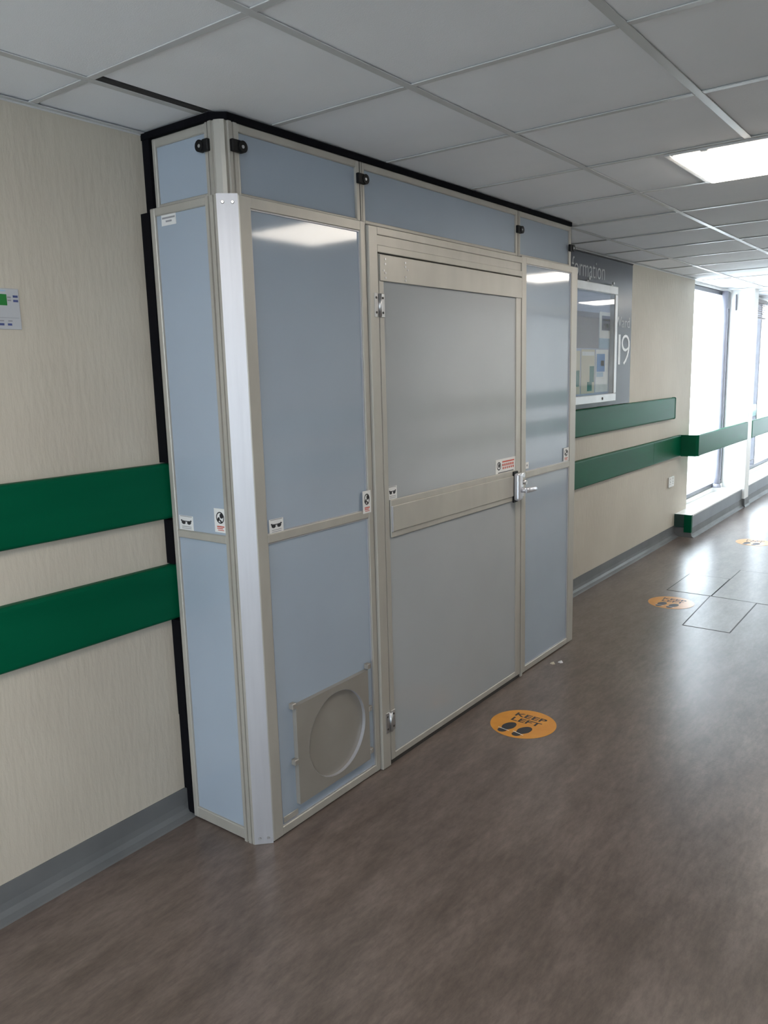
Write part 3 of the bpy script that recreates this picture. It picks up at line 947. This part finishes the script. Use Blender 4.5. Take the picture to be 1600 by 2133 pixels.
# --- stickers
def sticker(kind, face, a0, a1, z0, z1, pos):
    """face 'x': plane x=pos, a runs along y ; face 'y': plane y=pos (looking towards +y), a runs along x"""
    def B(bm, u0, u1, v0, v1, lift, th=0.0004):
        p0, p1 = a0 + u0 * (a1 - a0), a0 + u1 * (a1 - a0)
        q0_, q1_ = z0 + v0 * (z1 - z0), z0 + v1 * (z1 - z0)
        if face == 'x': box(bm, pos + lift, pos + lift + th, p0, p1, q0_, q1_)
        else: box(bm, p0, p1, pos - lift - th, pos - lift, q0_, q1_)
    def disc(bm, u, v, ru, rv, lift, n=18, ang=0.0, hole=0.0):
        def pt(a, k, l):
            du, dv = ru * k * math.cos(a), rv * k * math.sin(a)
            uu = a0 + (u + du * math.cos(ang) - dv * math.sin(ang)) * (a1 - a0)
            vv = z0 + (v + du * math.sin(ang) + dv * math.cos(ang)) * (z1 - z0)
            return (pos + l, uu, vv) if face == 'x' else (uu, pos - l, vv)
        A = [2 * math.pi * i / n for i in range(n)]
        if hole:
            o_ = [bm.verts.new(pt(a, 1, lift)) for a in A]; i_ = [bm.verts.new(pt(a, hole, lift)) for a in A]
            for i in range(n):
                bm.faces.new((o_[i], o_[(i + 1) % n], i_[(i + 1) % n], i_[i]))
        else:
            bm.faces.new([bm.verts.new(pt(a, 1, lift)) for a in A])
    bm = bmesh.new(); B(bm, 0, 1, 0, 1, 0.0002)
    s = finish('sticker', bm, 'white', P)
    bm = bmesh.new()
    if kind == 'eyes':
        disc(bm, 0.30, 0.52, 0.15, 0.13, 0.0008, ang=-0.4); disc(bm, 0.70, 0.52, 0.15, 0.13, 0.0008, ang=0.4)
        B(bm, 0.25, 0.75, 0.58, 0.64, 0.0007); B(bm, 0.12, 0.22, 0.60, 0.70, 0.0007); B(bm, 0.78, 0.88, 0.60, 0.70, 0.0007)
        finish('print', bm, 'ink', s)
        bm = bmesh.new(); B(bm, 0.18, 0.85, 0.22, 0.26, 0.0007); B(bm, 0.18, 0.85, 0.10, 0.14, 0.0007); B(bm, 0.08, 0.92, 0.93, 0.97, 0.0007)
        finish('print', bm, 'grey_ink', s)
    elif kind == 'head':
        disc(bm, 0.5, 0.62, 0.34, 0.25, 0.0008, hole=0.80); disc(bm, 0.62, 0.70, 0.16, 0.11, 0.0009); disc(bm, 0.36, 0.55, 0.12, 0.08, 0.0009, ang=0.5); disc(bm, 0.56, 0.47, 0.12, 0.05, 0.0009, ang=-0.5)
        finish('print', bm, 'ink', s)
        bm = bmesh.new(); B(bm, 0.20, 0.82, 0.22, 0.27, 0.0007); B(bm, 0.20, 0.70, 0.15, 0.19, 0.0007); B(bm, 0.26, 0.78, 0.08, 0.11, 0.0007)
        finish('print', bm, 'red_ink', s)
    elif kind == 'warning':
        disc(bm, 0.16, 0.55, 0.10, 0.28, 0.0008, hole=0.72); disc(bm, 0.17, 0.58, 0.05, 0.14, 0.0009); B(bm, 0.12, 0.88, 0.08, 0.13, 0.0007)
        finish('print', bm, 'ink', s)
        bm = bmesh.new(); B(bm, 0.32, 0.92, 0.74, 0.84, 0.0007)
        for i in range(6):
            B(bm, 0.32 + i * 0.10, 0.39 + i * 0.10, 0.50, 0.66, 0.0007); B(bm, 0.34 + i * 0.10, 0.40 + i * 0.10, 0.30, 0.44, 0.0007)
        finish('print', bm, 'red_ink', s)
    elif kind == 'label':
        B(bm, 0.06, 0.92, 0.62, 0.78, 0.0007); B(bm, 0.30, 0.70, 0.30, 0.46, 0.0007)
        finish('print', bm, 'grey_ink', s)
    elif kind == 'dot':
        disc(bm, 0.5, 0.5, 0.22, 0.18, 0.0008)
        finish('print', bm, 'grey_ink', s)


sticker('eyes', 'y', 0.068, 0.138, 1.048, 1.096, 0.009)
sticker('head', 'y', 0.243, 0.298, 1.056, 1.133, 0.009)
sticker('label', 'y', 0.086, 0.156, 2.008, 2.040, 0.009)
sticker('eyes', 'x', 0.104, 0.168, 1.044, 1.091, D - 0.004)
sticker('head', 'x', 0.578, 0.626, 1.036, 1.119, D)
sticker('eyes', 'x', 0.728, 0.785, 1.066, 1.116, XL - 0.0045)
sticker('warning', 'x', 1.560, 1.756, 1.062, 1.132, XL - 0.0045)
sticker('head', 'x', 2.318, 2.384, 1.046, 1.118, D - 0.004)
sticker('dot', 'x', 1.874, 1.908, 1.056, 1.088, D - 0.004)

# ================================================================== WALL SIGNS
sb = thing('information_sign', 'slate grey information board with white lettering behind the notice case', 'sign', (0.0, 3.5, 1.26))
bx('board', 'slate', sb, 0.0005, 0.012, 2.66, 4.335, 1.269, 2.276, bev=0.001)
bx('hanging_rail', 'black', sb, 0.0005, 0.016, 2.66, 4.335, 2.2765, 2.284)
text_mesh('lettering', 'Information', 'letter_dim', sb, (0.0125, 3.150, 2.128), (0, 1, 0), (0, 0, 1), 0.645, 0.112, weight=-0.008)
text_mesh('lettering', 'Ward', 'letter_dim', sb, (0.0125, 4.000, 1.822), (0, 1, 0), (0, 0, 1), 0.298, 0.075, weight=-0.008)
text_mesh('lettering', '1', 'letter', sb, (0.0125, 4.078, 1.556), (0, 1, 0), (0, 0, 1), 0.040, 0.215, weight=-0.024)
text_mesh('lettering', '9', 'letter', sb, (0.0125, 4.142, 1.553), (0, 1, 0), (0, 0, 1), 0.166, 0.219, weight=-0.018)

nc = thing('notice_case', 'silver framed glazed notice case on the slate information board', 'notice board', (0.012, 3.5, 1.30))
NY0, NY1, NZ0, NZ1, NX0, NX1 = 3.03, 3.942, 1.300, 2.092, 0.0125, 0.055
bm = bmesh.new()
for (a, b, c_, d_) in ((NY0, NY1, NZ0, NZ0 + 0.055), (NY0, NY1, NZ1 - 0.055, NZ1)):
    box(bm, NX0, NX1, a, b, c_, d_, bev=0.004)
for (a, b) in ((NY0, NY0 + 0.05), (NY1 - 0.05, NY1)):
    box(bm, NX0, NX1, a, b, NZ0 + 0.055, NZ1 - 0.055, bev=0.004)
finish('case_frame', bm, 'case', nc)
bx('backing', 'case_back', nc, NX0, NX0 + 0.006, NY0 + 0.05, NY1 - 0.05, NZ0 + 0.055, NZ1 - 0.055)
bx('glazing', 'case_glass', nc, NX1 - 0.008, NX1 - 0.005, NY0 + 0.05, NY1 - 0.05, NZ0 + 0.055, NZ1 - 0.055)
bm = bmesh.new(); cyl(bm, (NX1, 3.69, NZ0 + 0.026), 0.010, 0.003, 0, 14); box(bm, NX1 + 0.002, NX1 + 0.004, 3.689, 3.691, NZ0 + 0.020, NZ0 + 0.032)
finish('lock', bm, 'seam', nc)
for yy in (3.46, 3.885):
    bm = bmesh.new(); box(bm, 0.0165, 0.034, yy - 0.012, yy + 0.012, NZ1 + 0.0005, NZ1 + 0.016, bev=0.003); cyl(bm, (0.034, yy, NZ1 + 0.020), 0.009, 0.012, 0, 12)
    finish('catch', bm, 'case', nc)

XP = NX0 + 0.0065
def paper(label, y0, y1, z0, z1, mat, prints, cat='leaflet', lift=0.0):
    t = thing('leaflet', label, cat, (XP, (y0 + y1) / 2, z0), 'papers in the notice case')
    bx('sheet', mat, t, XP + lift, XP + lift + 0.0008, y0, y1, z0, z1)
    for (u0, u1, v0, v1, m_) in prints:
        bx('print', m_, t, XP + lift + 0.0010, XP + lift + 0.0014, y0 + u0 * (y1 - y0), y0 + u1 * (y1 - y0), z0 + v0 * (z1 - z0), z0 + v1 * (z1 - z0))
    return t


paper('white leaflet with a blue block beside the right edge of the notice case', 3.645, 3.872, 1.370, 1.660, 'paper',
      [(0.08, 0.72, 0.48, 0.90, 'blue'), (0.40, 0.66, 0.62, 0.74, 'paper'), (0.08, 0.60, 0.36, 0.47, 'lightblue')])
paper('cream leaflet with a slanting teal band in the notice case', 3.400, 3.630, 1.368, 1.660, 'cream_paper',
      [(0.06, 0.94, 0.86, 0.95, 'paper'), (0.62, 0.95, 0.25, 0.62, 'teal'), (0.45, 0.80, 0.05, 0.26, 'teal')])
paper('peach and teal leaflet nearest the partition in the notice case', 3.160, 3.385, 1.368, 1.650, 'cream_paper',
      [(0.08, 0.50, 0.30, 0.85, 'peach'), (0.54, 0.95, 0.18, 0.55, 'teal')])
paper('large lilac grey sheet standing for a reflection in the middle of the notice case', 3.100, 3.690, 1.668, 1.905, 'lilac', [(0.30, 0.31, 0.0, 1.0, 'case_back')], 'poster')  # flat lilac colour stands for a reflection in the glass
paper('white notice with an indigo block painted for the sign mirrored in the glass, and a pale blue foot in the notice case', 3.700, 3.890, 1.668, 1.915, 'paper',
      [(0.22, 1.0, 0.50, 0.90, 'indigo'), (0.35, 0.55, 0.54, 0.70, 'lightblue'), (0.65, 0.85, 0.54, 0.70, 'lightblue'), (0.30, 0.95, 0.76, 0.80, 'lightblue'), (0.0, 1.0, 0.0, 0.28, 'lightblue')], 'notice')  # indigo block and its marks paint the mirrored sign

# small fire / information placard on the near wall, cut by the picture's edge
ws = thing('wall_placard', 'small white placard with green and blue marks on the near cream wall', 'sign', (0.0, -0.5, 1.68))
bx('plate', 'placard', ws, 0.001, 0.004, -0.585, -0.434, 1.688, 1.798, bev=0.0008)
for (a, b, c_, d_, m_) in ((-0.535, -0.470, 1.752, 1.782, 'sign_green'), (-0.452, -0.438, 1.774, 1.780, 'navy'), (-0.452, -0.438, 1.762, 1.768, 'navy'),
                           (-0.468, -0.458, 1.764, 1.768, 'grey_ink'), (-0.468, -0.458, 1.772, 1.776, 'grey_ink'), (-0.53, -0.472, 1.789, 1.793, 'lightblue'),
                           (-0.578, -0.440, 1.7185, 1.7195, 'grey_ink'), (-0.474, -0.462, 1.698, 1.704, 'navy'), (-0.498, -0.484, 1.698, 1.704, 'navy'), (-0.472, -0.460, 1.709, 1.712, 'grey_ink'), (-0.496, -0.484, 1.709, 1.712, 'grey_ink')):
    bx('print', m_, ws, 0.0041, 0.0046, a, b, c_, d_)

# double power socket
so = thing('power_socket', 'white power socket low on the cream wall by the far window', 'socket', (0.0, 5.44, 0.47))
bx('face_plate', 'plastic_white', so, 0.001, 0.012, 5.372, 5.518, 0.476, 0.566, bev=0.002)
for yy in (5.408, 5.482):
    bm = bmesh.new()
    box(bm, 0.0121, 0.0128, yy - 0.003, yy + 0.003, 0.515, 0.528); box(bm, 0.0121, 0.0128, yy - 0.013, yy - 0.006, 0.500, 0.504); box(bm, 0.0121, 0.0128, yy + 0.006, yy + 0.013, 0.500, 0.504)
    finish('socket_holes', bm, 'ink', so)
    bx('switch', 'plastic_white', so, 0.0121, 0.016, yy - 0.008, yy + 0.004, 0.542, 0.558, bev=0.001)

# ================================================================== FLOOR STICKERS
def sole(bm, cx, cy, ang, sc, part):
    """shoe sole in local coords: y forward"""
    if part == 'toe':
        pts = [(0.0225 * math.cos(a) * (1.0 if math.sin(a) > 0 else 0.80 + 0.20 * (1 + math.sin(a))), 0.012 + (0.048 if math.sin(a) > 0 else 0.038) * math.sin(a)) for a in [2 * math.pi * i / 24 for i in range(24)]]
        pts = [(x, max(y, -0.020)) for x, y in pts]
    else:
        pts = [(0.0165 * math.cos(a), -0.032 + 0.022 * math.sin(a)) for a in [2 * math.pi * i / 20 for i in range(20)]]
        pts = [(x, min(y, -0.0235)) for x, y in pts]
    vs = []
    for x, y in pts:
        x *= 1.22; X = (x * math.cos(ang) + y * math.sin(ang)) * sc; Y = (-x * math.sin(ang) + y * math.cos(ang)) * sc
        vs.append(bm.verts.new((cx + X, cy + Y, 0.0013)))
    bm.faces.new(vs)


def floor_sticker(label, cx, cy):
    t = thing('floor_sticker', label, 'floor sticker', (cx, cy, 0), 'round orange keep left stickers on the floor')
    bm = bmesh.new(); cyl(bm, (cx, cy, 0.0002), 0.144, 0.0008, 2, 56)
    disc = finish('disc', bm, 'orange', t)
    text_mesh('lettering', 'KEEP', 'ink', t, (cx - 0.072, cy + 0.056, 0.0012), (1, 0, 0), (0, 1, 0), 0.148, 0.037, 0.0002, weight=0.022)
    text_mesh('lettering', 'LEFT', 'ink', t, (cx - 0.066, cy + 0.006, 0.0012), (1, 0, 0), (0, 1, 0), 0.138, 0.037, 0.0002, weight=0.022)
    for dx, dy, an in ((-0.044, -0.070, 0.14), (0.030, -0.074, 0.26)):
        bm = bmesh.new(); sole(bm, cx + dx, cy + dy, an, 1.0, 'toe'); sole(bm, cx + dx, cy + dy, an, 1.0, 'heel')
        fo = finish('footprint', bm, 'ink', t)
        bm = bmesh.new()
        vs = []
        for x, y in ((-0.029, -0.0240), (0.029, -0.0240), (0.029, -0.0196), (-0.029, -0.0196)):
            vs.append(bm.verts.new((cx + dx + x * math.cos(an) + y * math.sin(an), cy + dy - x * math.sin(an) + y * math.cos(an), 0.0014)))
        bm.faces.new(vs)
        finish('gap_line', bm, 'white', fo)


floor_sticker('nearest round orange KEEP LEFT sticker, on the floor by the partition door', 0.665, 1.322)
floor_sticker('middle round orange KEEP LEFT sticker, on the floor past the partition', 0.632, 3.495)
floor_sticker('farthest round orange KEEP LEFT sticker, on the floor near the far windows', 0.665, 5.67)

# small scraps at the foot of the partition
for lb, x, y, mt in (('tiny yellow scrap on the floor beside the narrow panel', 0.460, 2.06, 'cream_paper'), ('tiny white scrap on the floor beside the narrow panel', 0.487, 2.10, 'paper')):
    bm = bmesh.new()
    pts = [(-0.012, -0.008), (0.004, -0.011), (0.014, 0.001), (0.003, 0.010), (-0.010, 0.006)]
    vs0 = [bm.verts.new((x + a, y + b, 0.0005)) for a, b in pts]
    vs1 = [bm.verts.new((x + a * 0.8, y + b * 0.8, 0.006 + 0.004 * (i % 2))) for i, (a, b) in enumerate(pts)]
    for i in range(5):
        bm.faces.new((vs0[i], vs0[(i + 1) % 5], vs1[(i + 1) % 5], vs1[i]))
    bm.faces.new(vs0[::-1]); bm.faces.new(vs1)
    tag(finish('paper_scrap', bm, mt), lb, 'litter')

# ================================================================== CEILING LIGHTS
for k, lb in ((3, 'bright square recessed ceiling light at the right edge of the picture'),
              (8, 'square recessed ceiling light mirrored in the narrow panel beside the door'),
              (13, 'square recessed ceiling light at the far end of the corridor'),
              (-2, 'square recessed ceiling light above the viewer')):
    y0, y1 = gy(k) + 0.012, gy(k + 1) - 0.012
    t = thing('ceiling_light', lb, 'ceiling light', ((LX0 + LX1) / 2, (y0 + y1) / 2, HC), 'recessed ceiling lights along the corridor')
    bm = bmesh.new()
    w = 0.022
    za, zb = HC - 0.010, HC + 0.030
    box(bm, LX0, LX0 + w, y0, y1, za, zb, bev=0.002); box(bm, LX1 - w, LX1, y0, y1, za, zb, bev=0.002)
    box(bm, LX0 + w, LX1 - w, y0, y0 + w, za, zb, bev=0.002); box(bm, LX0 + w, LX1 - w, y1 - w, y1, za, zb, bev=0.002)
    box(bm, LX0, LX1, y0, y1, zb, zb + 0.004)
    finish('housing', bm, 'lamp_frame', t)
    bm = bmesh.new()
    box(bm, LX0 + w + 0.001, LX1 - w - 0.001, y0 + w + 0.001, y1 - w - 0.001, HC - 0.018, HC - 0.004, bev=0.006)
    finish('diffuser', bm, 'diffuser', t)
    for xx in (LX0 + 0.14, LX1 - 0.14):
        for yy, s_ in ((y0, 1), (y1, -1)):
            bx('catch', 'lamp_frame', t, xx - 0.012, xx + 0.012, min(yy, yy + s_ * 0.02), max(yy, yy + s_ * 0.02), HC - 0.014, HC - 0.0101, bev=0.001)
